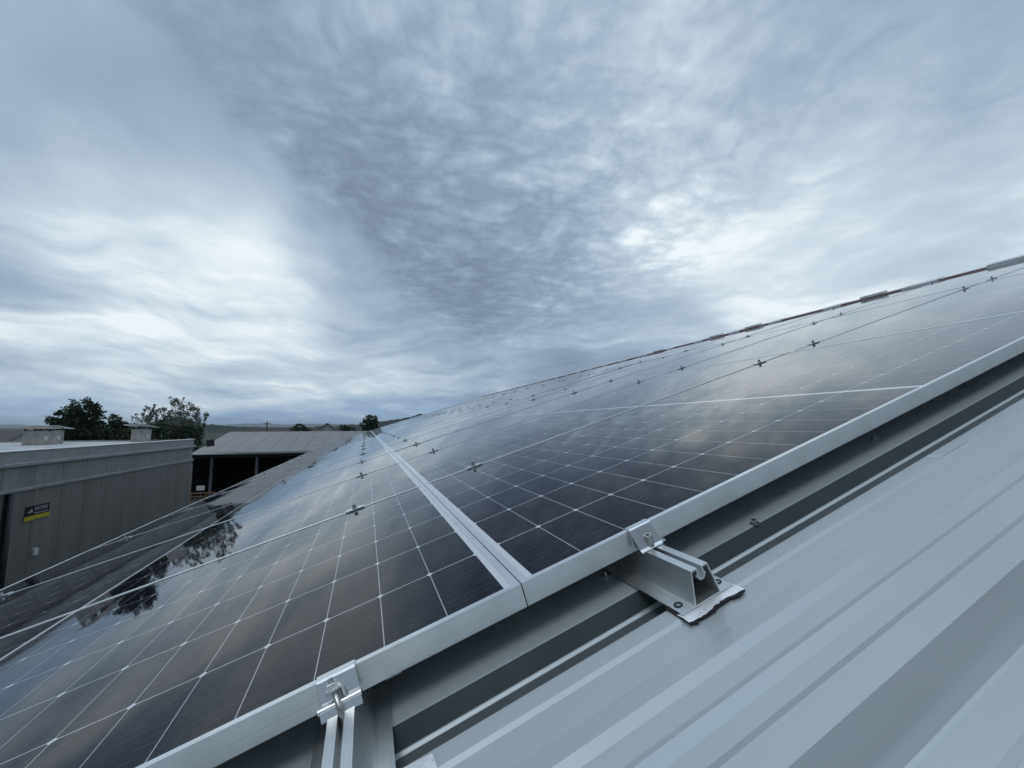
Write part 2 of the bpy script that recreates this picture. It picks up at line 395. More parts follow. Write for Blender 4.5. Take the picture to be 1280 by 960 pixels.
# ------------------------------------------------------------------ ground, hills
g = MB(); g.add([(-9000, -3000, GROUND), (9000, -3000, GROUND), (9000, 9500, GROUND), (-9000, 9500, GROUND)], [(0, 1, 2, 3)])
tag(g.build('ground', M['grass']), kind='structure')
g = MB(); g.add([(-45, -25, GROUND+.004), (25, -25, GROUND+.004), (25, 62, GROUND+.004), (-45, 62, GROUND+.004)], [(0, 1, 2, 3)])
tag(g.build('yard', M['asphalt']), kind='structure')
def hill(name, crest, Y, depth, m, rough=0.0, seed=1):
    rr = random.Random(seed); g = MB(); rows = []
    xs = [crest[0][0]+(crest[-1][0]-crest[0][0])*i/160 for i in range(161)]
    def hh(x):
        for (x0, z0), (x1, z1) in zip(crest, crest[1:]):
            if x0 <= x <= x1:
                t = (x-x0)/(x1-x0); t = t*t*(3-2*t); return z0+(z1-z0)*t
        return crest[-1][1]
    prof = [(-1, 0), (-.7, .25), (-.4, .6), (-.15, .92), (0, 1), (.3, .8), (1, 0)]
    js = [rr.uniform(-1, 1)*rough for _ in xs]
    vs = []
    for i, x in enumerate(xs):
        for t, k in prof:
            z = GROUND-.3+(hh(x)+js[i]*(1 if k > .8 else .5)-GROUND+.3)*k
            vs.append((x, Y+t*depth, z))
    n = len(prof)
    fs = [(i*n+j, (i+1)*n+j, (i+1)*n+j+1, i*n+j+1) for i in range(len(xs)-1) for j in range(n-1)]
    g.add(vs, fs); return tag(g.build(name, m, smooth=True), kind='structure')
hill('hill', [(-70, -3), (-30, .6), (-5, 1.6), (12, 4.2), (30, 6.8), (48, 11.5), (90, 19), (150, 26), (260, 20), (400, -3)], 400, 60, M['hill_wood'], .7, 3)
hill('hill', [(-330, -3.5), (-230, -2.5), (-165, 1.5), (-148, 6.6), (-138, 6.4), (-122, 2.0), (-106, .2), (-60, -2), (-20, -4)], 400, 60, M['hill_wood'], .6, 5)
hill('mountain', [(-7800, 25), (-5200, 46), (-3900, 32), (-3500, 11), (-2300, 9), (-1900, 25), (-1500, 40), (-1000, 31), (-700, 36), (-300, 32), (300, 27), (1500, 37), (3000, 25)], 6400, 900, M['mount'], 3, 8)

# ------------------------------------------------------------------ the warehouse under the panels
wh = empty('warehouse', RP(-2.3, -4, -.08))
wh.location = (RP(-2.3, 0, -.08).x, 0, GROUND)
tag(wh, 'warehouse with pale grey trapezoid steel roof that carries the solar panels', 'building')
def on_wh(o, roof=True):
    o.parent = wh
    if roof: o.rotation_euler = ROT
    o.location = Vector((0, 0, 0))-wh.location if o.location.length < 1e-9 else o.location-wh.location
    return o
HC = -.0805                       # crown of the sheet below the panel top
def roof_profile(u_lo, u_hi):
    pts = []
    k = 0
    base = [(-.0135, HC), (-.0285, HC-.0240), (-.0325, HC-.0262), (-.0640, HC-.0262), (-.0680, HC-.0250), (-.0842, HC-.0006), (-.0860, HC),
            (-.1105, HC), (-.1165, HC-.0030), (-.1580, HC-.0030), (-.1840, HC-.0012), (-.1955, HC-.0068), (-.2195, HC-.0068), (-.2295, HC-.0022), (-.2450, HC-.0042), (-.2655, HC-.0040), (-.2750, HC+.0002)]
    second = [(-.3060, HC), (-.3345, HC-.0300), (-.3380, HC-.0312), (-.3450, HC-.0312), (-.3620, HC)]
    tail = [(-.3850, HC), (-.3915, HC-.0030), (-.4990, HC-.0030), (-.5060, HC), (-.5750, HC)]
    seq = base+second+tail          # from u=-.015 down to -.575, then repeats every .582
    out_pts = []
    i = 0
    while True:
        off = -.582*i
        if off-.015 < u_lo: break
        out_pts += [(u+off, h) for u, h in seq]; i += 1
    up = []
    i = 1
    while True:
        off = .291*i
        if off > u_hi: break
        up = [(-.0150+off, HC), (-.0250+off, HC-.0305), (-.0670+off, HC-.0305), (-.0855+off, HC)]+up
        i += 1
    return up+out_pts
prof = roof_profile(-4.6, 22.6)
S0, S1 = -2.36, 6.42
g = MB()
ss_ = [S0, -1.2, 0, 1.2, 2.4, 3.6, 4.8, 6.0, S1]
vs = [(s, u, h) for u, h in prof for s in ss_]
n = len(ss_)
g.add(vs, [(i*n+j, i*n+j+1, (i+1)*n+j+1, (i+1)*n+j) for i in range(len(prof)-1) for j in range(n-1)])
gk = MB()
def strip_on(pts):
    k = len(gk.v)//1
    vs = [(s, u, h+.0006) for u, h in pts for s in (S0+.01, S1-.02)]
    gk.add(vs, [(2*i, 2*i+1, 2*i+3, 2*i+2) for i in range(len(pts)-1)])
STRIPS = []  # dark strips added over the valley web and floor, the floor one paler
strip_on([(-.0148, HC-.0021), (-.0280, HC-.0232)]); STRIPS.append(gk); gk = MB()
strip_on([(-.0345, HC-.0262), (-.0660, HC-.0259)]); STRIPS.append(gk)
# far slope beyond the ridge, as one folded sheet
rw = RP(S1, 0, HC)
o = on_wh(g.build('roof_sheet', M['roof']))
for k, sm in zip(STRIPS, ('seal', 'seal_pale')): on_wh(k.build('valley_seal', M[sm]))
u_lo, u_hi = prof[-1][0], prof[0][0]
g = MB()
far_x = rw.x+7.6; far_z = rw.z-7.6*math.tan(SL)
g.add([(rw.x, u_lo, rw.z), (rw.x, u_hi, rw.z), (far_x, u_hi, far_z), (far_x, u_lo, far_z)], [(0, 1, 2, 3)])
on_wh(g.build('roof_sheet', M['roof']), False)
ev = RP(S0+.12, 0, HC-.05)
g = MB()
def wpoly(u):
    return [(ev.x, u, GROUND), (ev.x, u, ev.z), (rw.x, u, rw.z-.06), (far_x-.15, u, far_z-.02), (far_x-.15, u, GROUND)]
g.add(wpoly(u_lo+.15)+wpoly(u_hi-.15), [(0, 1, 2, 3, 4), (9, 8, 7, 6, 5), (0, 5, 6, 1), (4, 3, 8, 9)])
on_wh(g.build('wall', M['wall']), False)
g = MB(); g.tube(RP(S0-.05, u_lo, HC-.09), RP(S0-.05, u_hi, HC-.09), .06, n=12)
on_wh(g.build('gutter', M['zinc'], smooth=True), False)
# dark red ridge cap with pale sheet ends lapping over it
g = MB(); g.prism([(6.325, -.075), (6.325, .006), (6.335, .010), (6.47, .012), (6.47, -.075)], 1, u_lo, u_hi)
on_wh(g.build('ridge_cap', M['ridge_red'], bevel=.003))
g = MB(); g.prism([(6.335, .0115), (6.332, .0180), (6.48, .0220), (6.48, .0125)], 1, u_lo, u_hi)
on_wh(g.build('ridge_flashing', M['ridge_grey']))
plates = [(-.6, -.25), (.02, .4), (.75, 1.12), (1.40, 1.766), (2.175, 2.52), (3.22, 3.46), (4.11, 4.33), (4.90, 5.13), (5.762, 6.006), (6.576, 6.804), (7.479, 7.864), (8.254, 8.663)]
u = 9.2
while u < 22: plates.append((u, u+rnd.uniform(.22, .36))); u += .83+rnd.uniform(-.06, .06)
for i, (a, c) in enumerate(plates):
    g = MB(); top = .020+rnd.uniform(0, .010)+(.018 if c < 2 else 0)
    g.prism([(6.318, -.070), (6.318, top-.006), (6.328, top), (6.49, top+.004), (6.49, -.07)], 1, a, c)
    on_wh(g.build('ridge_plate', M['ridge_grey'], bevel=.002))
    if i in (4, 6, 7, 9):
        g = MB(); g.prism([(6.34, .020), (6.34, .044), (6.44, .046), (6.44, .022)], 1, c+.20, c+.47)
        on_wh(g.build('ridge_plate', M['ridge_grey'], bevel=.002))
for s, u, h in [(.4277, -.012, HC+.0002), (.1586, .0614, HC), (.9, .05, HC), (1.4, -.21, HC+.005)]:
    g = MB(); g.ring((s, u, h), .001, .0075, .0015); g.tube((s, u, h+.001), (s, u, h+.007), .0045, n=6)
    on_wh(g.build('roof_screw', M['steel']))
# short lap patch on the crown by the panels
g = MB(); g.add([(.8036, -.0880, HC+.0012), (.8036+.0017, -.1085, HC+.0012), (.8915, -.1085, HC+.0012), (.8898, -.0880, HC+.0012),
                 (.7986, -.0870, HC+.0001), (.8003, -.1095, HC+.0001), (.8965, -.1095, HC+.0001), (.8948, -.0870, HC+.0001)],
               [(0, 1, 2, 3), (4, 5, 1, 0), (5, 6, 2, 1), (6, 7, 3, 2), (7, 4, 0, 3)])
on_wh(g.build('lap_patch', M['roof']))

# ------------------------------------------------------------------ solar panels
def make_panel():
    root = empty('solar_panel')
    f = MB(); lip, t, hh, w = .0092, .0014, PROFILE_H, .0022
    le = .0112
    def ring_bars(x0, x1, y0, y1, ex, ey, z0, z1):
        f.box((x0, y0, z0), (x1, y0+ey, z1)); f.box((x0, y1-ey, z0), (x1, y1, z1))
        f.box((x0, y0+ey+.00002, z0), (x0+ex, y1-ey-.00002, z1)); f.box((x1-ex, y0+ey+.00002, z0), (x1, y1-ey-.00002, z1))
    ring_bars(0, PL, 0, PW, w, w, -hh, -t)                      # side walls
    ring_bars(0, PL, 0, PW, le, lip, -t+.0000, 0)               # lip over the glass
    ring_bars(.003, PL-.003, .003, PW-.003, .022, .022, -hh+.0001, -hh+.0018)   # bottom flange
    f.build('frame', M['alu'], root)
    gl = MB(); gl.box((.0025, .0025, -.0062), (PL-.0025, PW-.0025, -.0016))
    gl.build('glass', M['cells'], root)
    bk = MB(); bk.box((.0028, .0028, -.0078), (PL-.0028, PW-.0028, -.0064)); bk.build('backsheet', M['backsheet'], root)
    return root
ROWS = [(-PITCH_S, 'the lowest row'), (0.0, 'the second row up'), (PITCH_S, 'the third row up'), (2*PITCH_S, 'the top row under the ridge')]
NCOL = 21
panel0 = make_panel(); pkids = children(panel0)
first = True
for ri, (s0, rname) in enumerate(ROWS):
    for c in range(NCOL):
        p = panel0 if first else copy_tree(panel0, pkids)
        first = False
        p.location = RP(s0+(.0006 if ri != 0 else 0), c*PITCH_U, 0)
        jr = rnd.uniform
        k = .0 if c == 0 else .0022
        p.rotation_euler = (jr(-k, k), -SL+jr(-k, k)*.6, 0)
        pos = 'nearest' if c == 0 else ('farthest' if c == NCOL-1 else ORD[c]+' from the near edge')
        tag(p, 'solar panel, %s, in %s' % (pos, rname), 'solar panel', 'solar panels on the warehouse roof')

# ------------------------------------------------------------------ clamps on the seams between columns
RAIL_S = [(-1.88, 'lower end of the lowest row'), (-.252, 'upper end of the lowest row'), (.212, 'lower end of the second row'), (1.857, 'upper end of the second row'),
          (2.309, 'lower end of the third row'), (3.97, 'upper end of the third row'), (4.39, 'lower end of the top row'), (6.06, 'upper end of the top row')]
def clamp_shapes(plate, bolt):
    plate.box((-.032, -.017, .0006), (.032, .017, .0042))
    plate.box((-.032, -.0022, -.020), (.032, .0022, .0006))
    bolt.tube((0, 0, .0042), (0, 0, .0185), .0062, n=8); bolt.ring((0, 0, .0042), .004, .0095, .0016)
cl0 = empty('mid_clamp'); a, c_ = MB(), MB(); clamp_shapes(a, c_)
a.build('clamp_plate', M['alu_bright'], cl0, bevel=.0008); c_.build('bolt', M['dark_steel'], cl0)
kids = children(cl0)
far0 = MB(); clamp_shapes(far0, far0); far_me = None
first = True
for si, (s, where) in enumerate(RAIL_S):
    for c in range(1, NCOL):
        if c <= 8:
            o = cl0 if first else copy_tree(cl0, kids); first = False
        else:
            if far_me is None:
                o = far0.build('mid_clamp', M['steel']); far_me = o.data
            else:
                o = bpy.data.objects.new('mid_clamp', far_me); col.objects.link(o)
        o.location = RP(s+rnd.uniform(-.012, .012), c*PITCH_U-.0025, 0); o.rotation_euler = ROT
        tag(o, 'clamp on %s panel seam from the near edge, %s' % (ORD[c-1], where), 'clamp', 'clamps between the solar panels')

# ------------------------------------------------------------------ the two mounting rails that stick out at the near edge
def rail_profile_lines():
    return [[(-.046, .0012), (-.0225, .0012), (-.0140, .0450), (-.0048, .0450), (-.0048, .0385), (-.0072, .0360), (-.0030, .0300), (.0030, .0300), (.0072, .0360), (.0048, .0385), (.0048, .0450), (.0140, .0450), (.0225, .0012), (.046, .0012)],
            [(-.0212, .0014), (.0212, .0014)]]
def make_rail(name, s, u_end, label):
    root = empty(name, RP(s, u_end, HC+.0035), ROT)
    tag(root, label, 'rail', 'mounting rails at the near edge')
    g = MB()
    for ln in rail_profile_lines(): g.strip(ln, .0021, 1, 0, 1.9)
    g.build('rail_body', M['alu_rail'], root, bevel=.0)
    for sx in (-.036, .036):
        h = MB(); h.ring((sx, .018, .0023), .0036, .0062, .0008, 18); h.build('screw_hole', M['hollow'], root)
        h2 = MB(); h2.tube((sx, .018, .0022), (sx, .018, .0026), .0036, n=16); h2.build('screw', M['steel'], root)
    # crinkled foil tape with its ragged black butyl underside
    rr = random.Random(int(abs(s)*1000)); nn = 22
    f = MB(); bt = MB(); vs = []; bv = []
    for i in range(nn+1):
        x = -.049+.098*i/nn
        y0, y1 = .010, -.0135-.0022*math.sin(i*.33)+rr.uniform(-.0009, .0009)
        z = rr.uniform(-.0004, .0004)
        vs += [(x, y0, -.0008+z*.3), (x, y1*.35, -.0003+z), (x, y1, -.0014+z)]
        y2 = y1-rr.uniform(.0004, .0048)
        bv += [(x, y0, -.0014), (x, y2, -.0024), (x, y2-.0002, -.0034)]
    fs = [(3*i+k, 3*i+3+k, 3*i+4+k, 3*i+1+k) for i in range(nn) for k in (0, 1)]
    f.add(vs, fs); bt.add(bv, fs)
    f.build('foil_tape', M['foil'], root); bt.build('butyl_bead', M['butyl'], root)
    # side edges of the tape under the flanges
    for sx in (-1, 1):
        e = MB(); e.box((sx*.0475-.002, .0, -.0030), (sx*.0475+.002, .030, -.0006)); e.build('tape_edge', M['butyl'], root)
    return root
r1 = make_rail('mounting_rail', .212, -.113, 'hat-shaped aluminium rail with open black end resting on grey roof, right of the panel joint')
r2 = make_rail('mounting_rail', -.252, -.150, 'hat-shaped aluminium rail running out of the bottom edge of the photo')
p = MB(); p.add([(.050, .060, .0002), (.084, .056, .0006), (.088, .020, .0003), (.050, .016, .0008), (.068, .04, .0022)], [(0, 1, 4), (1, 2, 4), (2, 3, 4), (3, 0, 4)])
p.build('foil_tape', M['foil'], r2)
p = MB(); p.box((.046, .205, .010), (.066, .235, .0115)); p.box((.046, .205, .010), (.066, .2065, .020)); p.build('bracket', M['alu_rail'], r2)

# end clamp with socket bolt on rail one
ec = empty('end_clamp', RP(.2095, 0, 0), ROT)
tag(ec, 'bent aluminium end clamp with one socket bolt gripping the panel right of the joint', 'clamp', 'end clamps at the near edge')
g = MB(); W_ = .0205
g.strip([(.0085, .0016), (-.0022, .0016), (-.0040, .0004), (-.0180, -.0270), (-.0230, -.0305)], .0030, 0, -W_, W_)
g.strip([(-.0012, -.0010), (-.0012, -.0316)], .0022, 0, -W_+.001, W_-.001)
g.build('clamp_plate', M['alu_bright'], ec, bevel=.0009)
g = MB(); g.tube((.001, -.0165, -.031), (.001, -.0165, -.0150), .0064, n=18); g.ring((.001, -.0165, -.0152), .0036, .0064, .0052, 18)
g.build('bolt', M['steel'], ec, bevel=.0004)
g = MB(); g.tube((.001, -.0165, -.0151), (.001, -.0165, -.0140), .0035, n=6); g.build('socket', M['hollow'], ec)
g = MB(); g.box((W_-.003, -.018, -.0312), (W_+.009, .002, -.0285)); g.build('foot', M['alu_bright'], ec, bevel=.0006)

# end clamp with slanted threaded bolt and hooked cross bar on rail two
ec = empty('end_clamp', RP(-.2505, 0, 0), ROT)
tag(ec, 'aluminium end clamp with slanted bolt and hooked cross bar, left of the panel joint', 'clamp', 'end clamps at the near edge')
g = MB(); W_ = .0225
g.strip([(.0085, .0016), (-.0030, .0016), (-.0050, .0004), (-.0125, -.0290)], .0028, 0, -W_, W_)
g.build('clamp_plate', M['alu_bright'], ec, bevel=.0009)
g = MB(); g.tube((-.0065, -.006, .001), (.0030, -.044, -.0440), .0031, n=12); g.build('bolt', M['steel'], ec, smooth=True)
g = MB(); g.tube((-.0065, -.0095, -.0040), (-.0058, -.0130, -.0095), .0068, n=4); g.tube((-.0055, -.0128, -.0093), (-.0052, -.0142, -.0115), .0088, n=16)
g.build('nut', M['alu_bright'], ec, bevel=.0005)
g = MB(); g.tube((.0035, -.0085, -.0125), (.0055, -.0155, -.0215), .0032, n=12); g.build('screw', M['steel'], ec)
g = MB(); g.tube((-.0260, -.0170, -.0235), (.0235, -.0170, -.0235), .0034, n=14)
g.strip([(-.0170, -.0255), (-.0215, -.0250), (-.0245, -.0330)], .0026, 0, -.0235, .0230)
g.build('cross_bar', M['alu_bright'], ec, bevel=.0005)
g = MB()
for x in (-.0263, .0236): g.tube((x-.0002, -.0170, -.0235), (x+.0004, -.0170, -.0235), .0021, n=10)
g.build('bore', M['hollow'], ec)

# ------------------------------------------------------------------ grey hall to the left
CX, CY = -7.6, 22.1
ang = math.atan2(.4, 9.9)
hall = empty('industrial_hall', (CX, CY, 0), (0, 0, -ang))       # local x out of the facade, local y along it towards the far end
tag(hall, 'long dark grey clad hall with flat roof beside the panel array', 'building')
Z0 = GROUND; LN = 21.0; DP = 9.0
def band(name, m, z0, z1, x, module, y1=0.0, groove=.012):
    g = MB(); y = -LN
    while y < y1-.01:
        e = min(y+module-groove, y1)
        g.box((x-.08, y, z0), (x, e, z1)); y += module
    g.box((x-.30, -LN, z0), (x-.02, y1-.002, z1))
    return g.build(name, m, hall)
band('lower_cladding', M['cladding'], Z0, -1.30, 0, .935)
band('upper_cladding', M['cladding_up'], -1.24, -.70, -.02, .935)
g = MB(); g.box((-.10, -LN, -1.31), (.05, .03, -1.235)); g.build('drip_ledge', M['flashing'], hall, bevel=.01)
g = MB(); g.box((-.15, -LN, -.715), (.09, .05, -.625)); g.build('gutter', M['flashing'], hall, bevel=.015)
band('parapet', M['flashing'], -.625, -.36, .0, 2.8, .03, .006)
g = MB(); g.box((-.16, -LN, -.36), (.03, .06, -.335)); g.build('coping', M['zinc'], hall, bevel=.004)
g = MB(); g.box((-DP, -LN, -.55), (-.15, -.12, -.41)); g.build('roof', M['flat_roof'], hall)
g = MB(); g.box((-DP, -LN, -.41), (-DP+.3, -.12, -.30)); g.build('coping', M['white'], hall)
g = MB(); g.box((-DP, -.12, Z0), (-.31, .02, -.36)); g.box((-DP, -LN, Z0), (-DP+.1, -.12, -.42)); g.build('end_wall', M['cladding_up'], hall)
g = MB(); g.tube((.07, -9.62, Z0), (.07, -9.62, -1.32), .055, n=12); g.build('downpipe', M['pvc'], hall, smooth=True)
g = MB(); g.box((.0, -9.72, Z0), (.012, -9.52, -1.315)); g.build('joint', M['pvc'], hall)
for y in [-.8-1.31*k for k in range(15)]:
    g = MB(); g.box((.055, y, -.625), (.075, y+.05, -.600)); g.build('gutter_bracket', M['flashing'], hall)
g = MB(); g.box((0, -8.72, -2.96), (.05, -8.58, -2.80)); g.build('socket_box', M['white'], hall)
def hp(x, y, z): return hall.matrix_basis @ Vector((x, y, z))
hall.rotation_euler = (0, 0, -ang); bpy.context.view_layer.update()
HM = Matrix.Translation((CX, CY, 0)) @ Matrix.Rotation(-ang, 4, 'Z')
# sign
sy0, sy1 = -9.07, -8.33
sg = empty('sign', HM @ Vector((.012, (sy0+sy1)/2, -1.88)), (0, 0, -ang))
tag(sg, 'black and yellow advertising sign fixed to the dark grey hall wall', 'sign')
hw = (sy1-sy0)/2
g = MB(); g.box((0, -hw, -.075), (.012, hw, .155)); g.build('plate', M['black_plate'], sg)
g = MB(); g.box((0, -hw-.03, -.185), (.014, hw+.03, -.078)); g.build('yellow_band', M['yellow'], sg)
g = MB()
for k in range(3):
    z = .005+k*.034; w0, w1 = .085-.024*k, .066-.024*k
    g.prism([(-.235-w0+.02*k, z), (-.235+w0+.02*k*.2, z), (-.235+w1, z+.024), (-.235-w1+.03*k, z+.024)], 0, .0125, .0145)
g.build('emblem', M['lettering'], sg)
def text(body, size, loc, parent, m, sx=1.0, name='lettering'):
    cu = bpy.data.curves.new(name, 'FONT'); cu.body = body; cu.size = size; cu.extrude = .0008; cu.offset = .0015
    cu.align_x = 'CENTER'; cu.align_y = 'CENTER'
    to = bpy.data.objects.new(name, cu); col.objects.link(to)
    dg = bpy.context.evaluated_depsgraph_get(); me = bpy.data.meshes.new_from_object(to.evaluated_get(dg)); bpy.data.objects.remove(to)
    me.materials.clear(); me.materials.append(m)
    o = bpy.data.objects.new(name, me); col.objects.link(o); o.parent = parent
    o.location = loc; o.rotation_euler = (R(90), 0, R(90)); o.scale = (sx, 1, 1); return o
text('BAUTENDE', .115, (.0135, .10, .072), sg, M['lettering'], .72)
g = MB(); g.box((.0125, -.12, -.040), (.0140, .31, -.018)); g.build('text_line', M['lettering'], sg)

# floodlight on a bracket at the far corner of the hall
fl = empty('floodlight', HM @ Vector((.05, .03, -.70)), (0, 0, -ang))
tag(fl, 'small black floodlight on an arm at the far top corner of the grey hall', 'lamp')
g = MB(); g.tube((-.03, 0, .04), (.10, .72, .02), .022, n=8); g.tube((-.03, 0, .0), (.10, .72, .02), .014, n=8); g.tube((.10, .72, .0), (.16, .78, .06), .02, n=8); g.build('arm', M['dark_metal'], fl)
g = MB(); mt = Matrix.Translation((.30, .85, .14)) @ Matrix.Rotation(R(-8), 4, 'Y') @ Matrix.Rotation(R(18), 4, 'Z')
g.box((-.16, -.05, -.16), (.16, .04, .16), mt); g.build('lamp_body', M['dark_metal'], fl, bevel=.012)
g = MB(); g.box((-.14, -.056, -.14), (.14, -.051, .14), mt); g.build('lens', M['black_plate'], fl)

# chimneys on the hall roof
def chimney(x, y, wx, wy, z1, label, capm, kind):
    root = empty('chimney', (x, y, -.41), (0, 0, -ang))
    tag(root, label, 'chimney', 'chimneys on the grey hall roof')
    h = z1+.41
    g = MB(); g.box((-wx/2, -wy/2, 0), (wx/2, wy/2, h)); g.build('shaft', M['chimney'], root, bevel=.012)
    g = MB()
    for sx in (-1, 1):
        for sy in (-1, 1): g.box((sx*wx*.42-.025, sy*wy*.42-.025, h), (sx*wx*.42+.025, sy*wy*.42+.025, h+.10))
    g.build('cap_support', M['dark_metal'], root)
    g = MB()
    ox, oy = wx/2+.20, wy/2+.18
    if kind == 'hip':
        g.add([(-ox, -oy, h+.07), (ox, -oy, h+.07), (ox, oy, h+.07), (-ox, oy, h+.07), (-ox*.2, 0, h+.19), (ox*.2, 0, h+.19)],
              [(0, 1, 5, 4), (2, 3, 4, 5), (1, 2, 5), (3, 0, 4), (3, 2, 1, 0)])
    else:
        g.add([(-ox, -oy, h+.17), (ox, -oy, h+.15), (ox, oy, h+.05), (-ox, oy, h+.08), (-ox, -oy, h+.20), (ox, -oy, h+.18), (ox, oy, h+.075), (-ox, oy, h+.105)],
              [(3, 2, 1, 0), (4, 5, 6, 7), (0, 1, 5, 4), (1, 2, 6, 5), (2, 3, 7, 6), (3, 0, 4, 7)])
    g.build('cap', capm, root)
    g = MB(); g.box((wx/2, -.10, h*.3), (wx/2+.01, .08, h*.62)); g.build('soot_door', M['zinc'], root)
    return root
chimney(-11.215, 18.92, .49, .52, .085, 'wide pale chimney with brown hipped cap, nearest on the grey hall roof', M['rust_cap'], 'hip')
chimney(-11.52, 20.08, .55, .55, .095, 'pale chimney with tilted bright metal cap just behind the brown capped chimney', M['zinc'], 'slab')
chimney(-9.28, 21.45, .44, .60, .12, 'small square chimney with thin metal cap near the far end of the grey hall roof', M['zinc'], 'slab')

# ------------------------------------------------------------------ open shed across the yard
sh = empty('open_shed', (-3.0, 31, GROUND))
tag(sh, 'open-fronted dark shed with pale sheet roof across the yard', 'shed')
def shp(g, name, m, **k):
    o = g.build(name, m, sh, **k); o.location = -sh.location; return o
X0, X1, YE, YR, ZE, ZR = -10.45, 9.0, 30.6, 38.0, -1.42, -.20
rs = empty('tmp'); bpy.data.objects.remove(rs)
g = MB(); Lr = math.hypot(YR-YE, ZR-ZE)
g.box((0, 0, -.05), (X1-X0, Lr, 0)); o = g.build('roof', M['shed_roof'], sh); o.location = Vector((X0, YE, ZE))-sh.location; o.rotation_euler = (math.atan2(ZR-ZE, YR-YE), 0, 0)
g = MB(); g.box((0, 0, -.05), (X1-X0, Lr, 0)); o = g.build('roof', M['shed_roof'], sh); o.location = Vector((X0, YR, ZR))-sh.location; o.rotation_euler = (-math.atan2(ZR-ZE, YR-YE), 0, 0)
g = MB(); g.box((X0, YE-.06, ZE-.14), (X1, YE-.01, ZE-.01)); shp(g, 'gutter', M['flashing'], bevel=.02)
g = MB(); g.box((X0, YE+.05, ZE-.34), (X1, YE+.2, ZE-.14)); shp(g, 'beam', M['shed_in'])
for x in (-9.4, -6.9, -4.3, -1.7, 1.0, 4.0):
    g = MB(); g.box((x-.07, 30.78, GROUND), (x+.07, 30.92, ZE-.12)); shp(g, 'post', M['post'])
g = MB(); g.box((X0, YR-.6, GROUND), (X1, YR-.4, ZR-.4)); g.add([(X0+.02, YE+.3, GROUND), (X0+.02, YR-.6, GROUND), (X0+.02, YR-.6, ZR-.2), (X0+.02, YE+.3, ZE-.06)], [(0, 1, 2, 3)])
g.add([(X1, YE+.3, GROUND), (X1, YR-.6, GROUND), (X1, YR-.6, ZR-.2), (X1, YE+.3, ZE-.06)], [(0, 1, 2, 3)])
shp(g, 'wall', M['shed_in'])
g = MB(); g.add([(X0, YE, ZE-.02), (X0+2.6, YE-.45, ZE-.05), (X0-.15, YE-.45, ZE-.05), (X0, YE, ZE-.07), (X0+2.6, YE-.45, ZE-.09), (X0-.15, YE-.45, ZE-.09)], [(0, 2, 1), (3, 4, 5), (1, 2, 5, 4), (0, 1, 4, 3), (2, 0, 3, 5)])
shp(g, 'canopy', M['flashing'])
g = MB()
for k in range(6): g.box((-5.6+.22*k, 34.0, -3.5), (-5.45+.22*k, 34.6, -2.15))
for k in range(3): g.box((-5.6, 34.0-.03, -3.4+.5*k), (-4.3, 34.0, -3.32+.5*k))
pr = g.build('pallet_stack', M['wood']); tag(pr, 'stack of dim timber pallets leaning inside the open shed', 'pallets')
ws = empty('notice_board', (-9.62, 29.9, GROUND)); tag(ws, 'small blank white board on a thin post in front of the open shed', 'sign')
g = MB(); g.box((-.21, -.012, .66), (.21, .012, .94)); g.build('board', M['white'], ws)
g = MB(); g.tube((0, .03, 0), (0, .03, .90), .022, n=8); g.build('post', M['post'], ws)
tb = empty('timber_barrier', (-9.3, 30.2, GROUND)); tag(tb, 'low weathered timber barrier at the foot of the open shed', 'barrier')
g = MB(); g.box((-1.1, -.03, .42), (.35, .02, .50)); g.build('rail', M['wood'], tb)
g = MB(); g.box((-1.1, -.03, .22), (-.05, .02, .29)); g.build('rail', M['wood'], tb)
for x in (-.9, -.1, .3):
    g = MB(); g.box((x-.04, .025, 0), (x+.04, .10, .48)); g.build('post', M['wood'], tb)

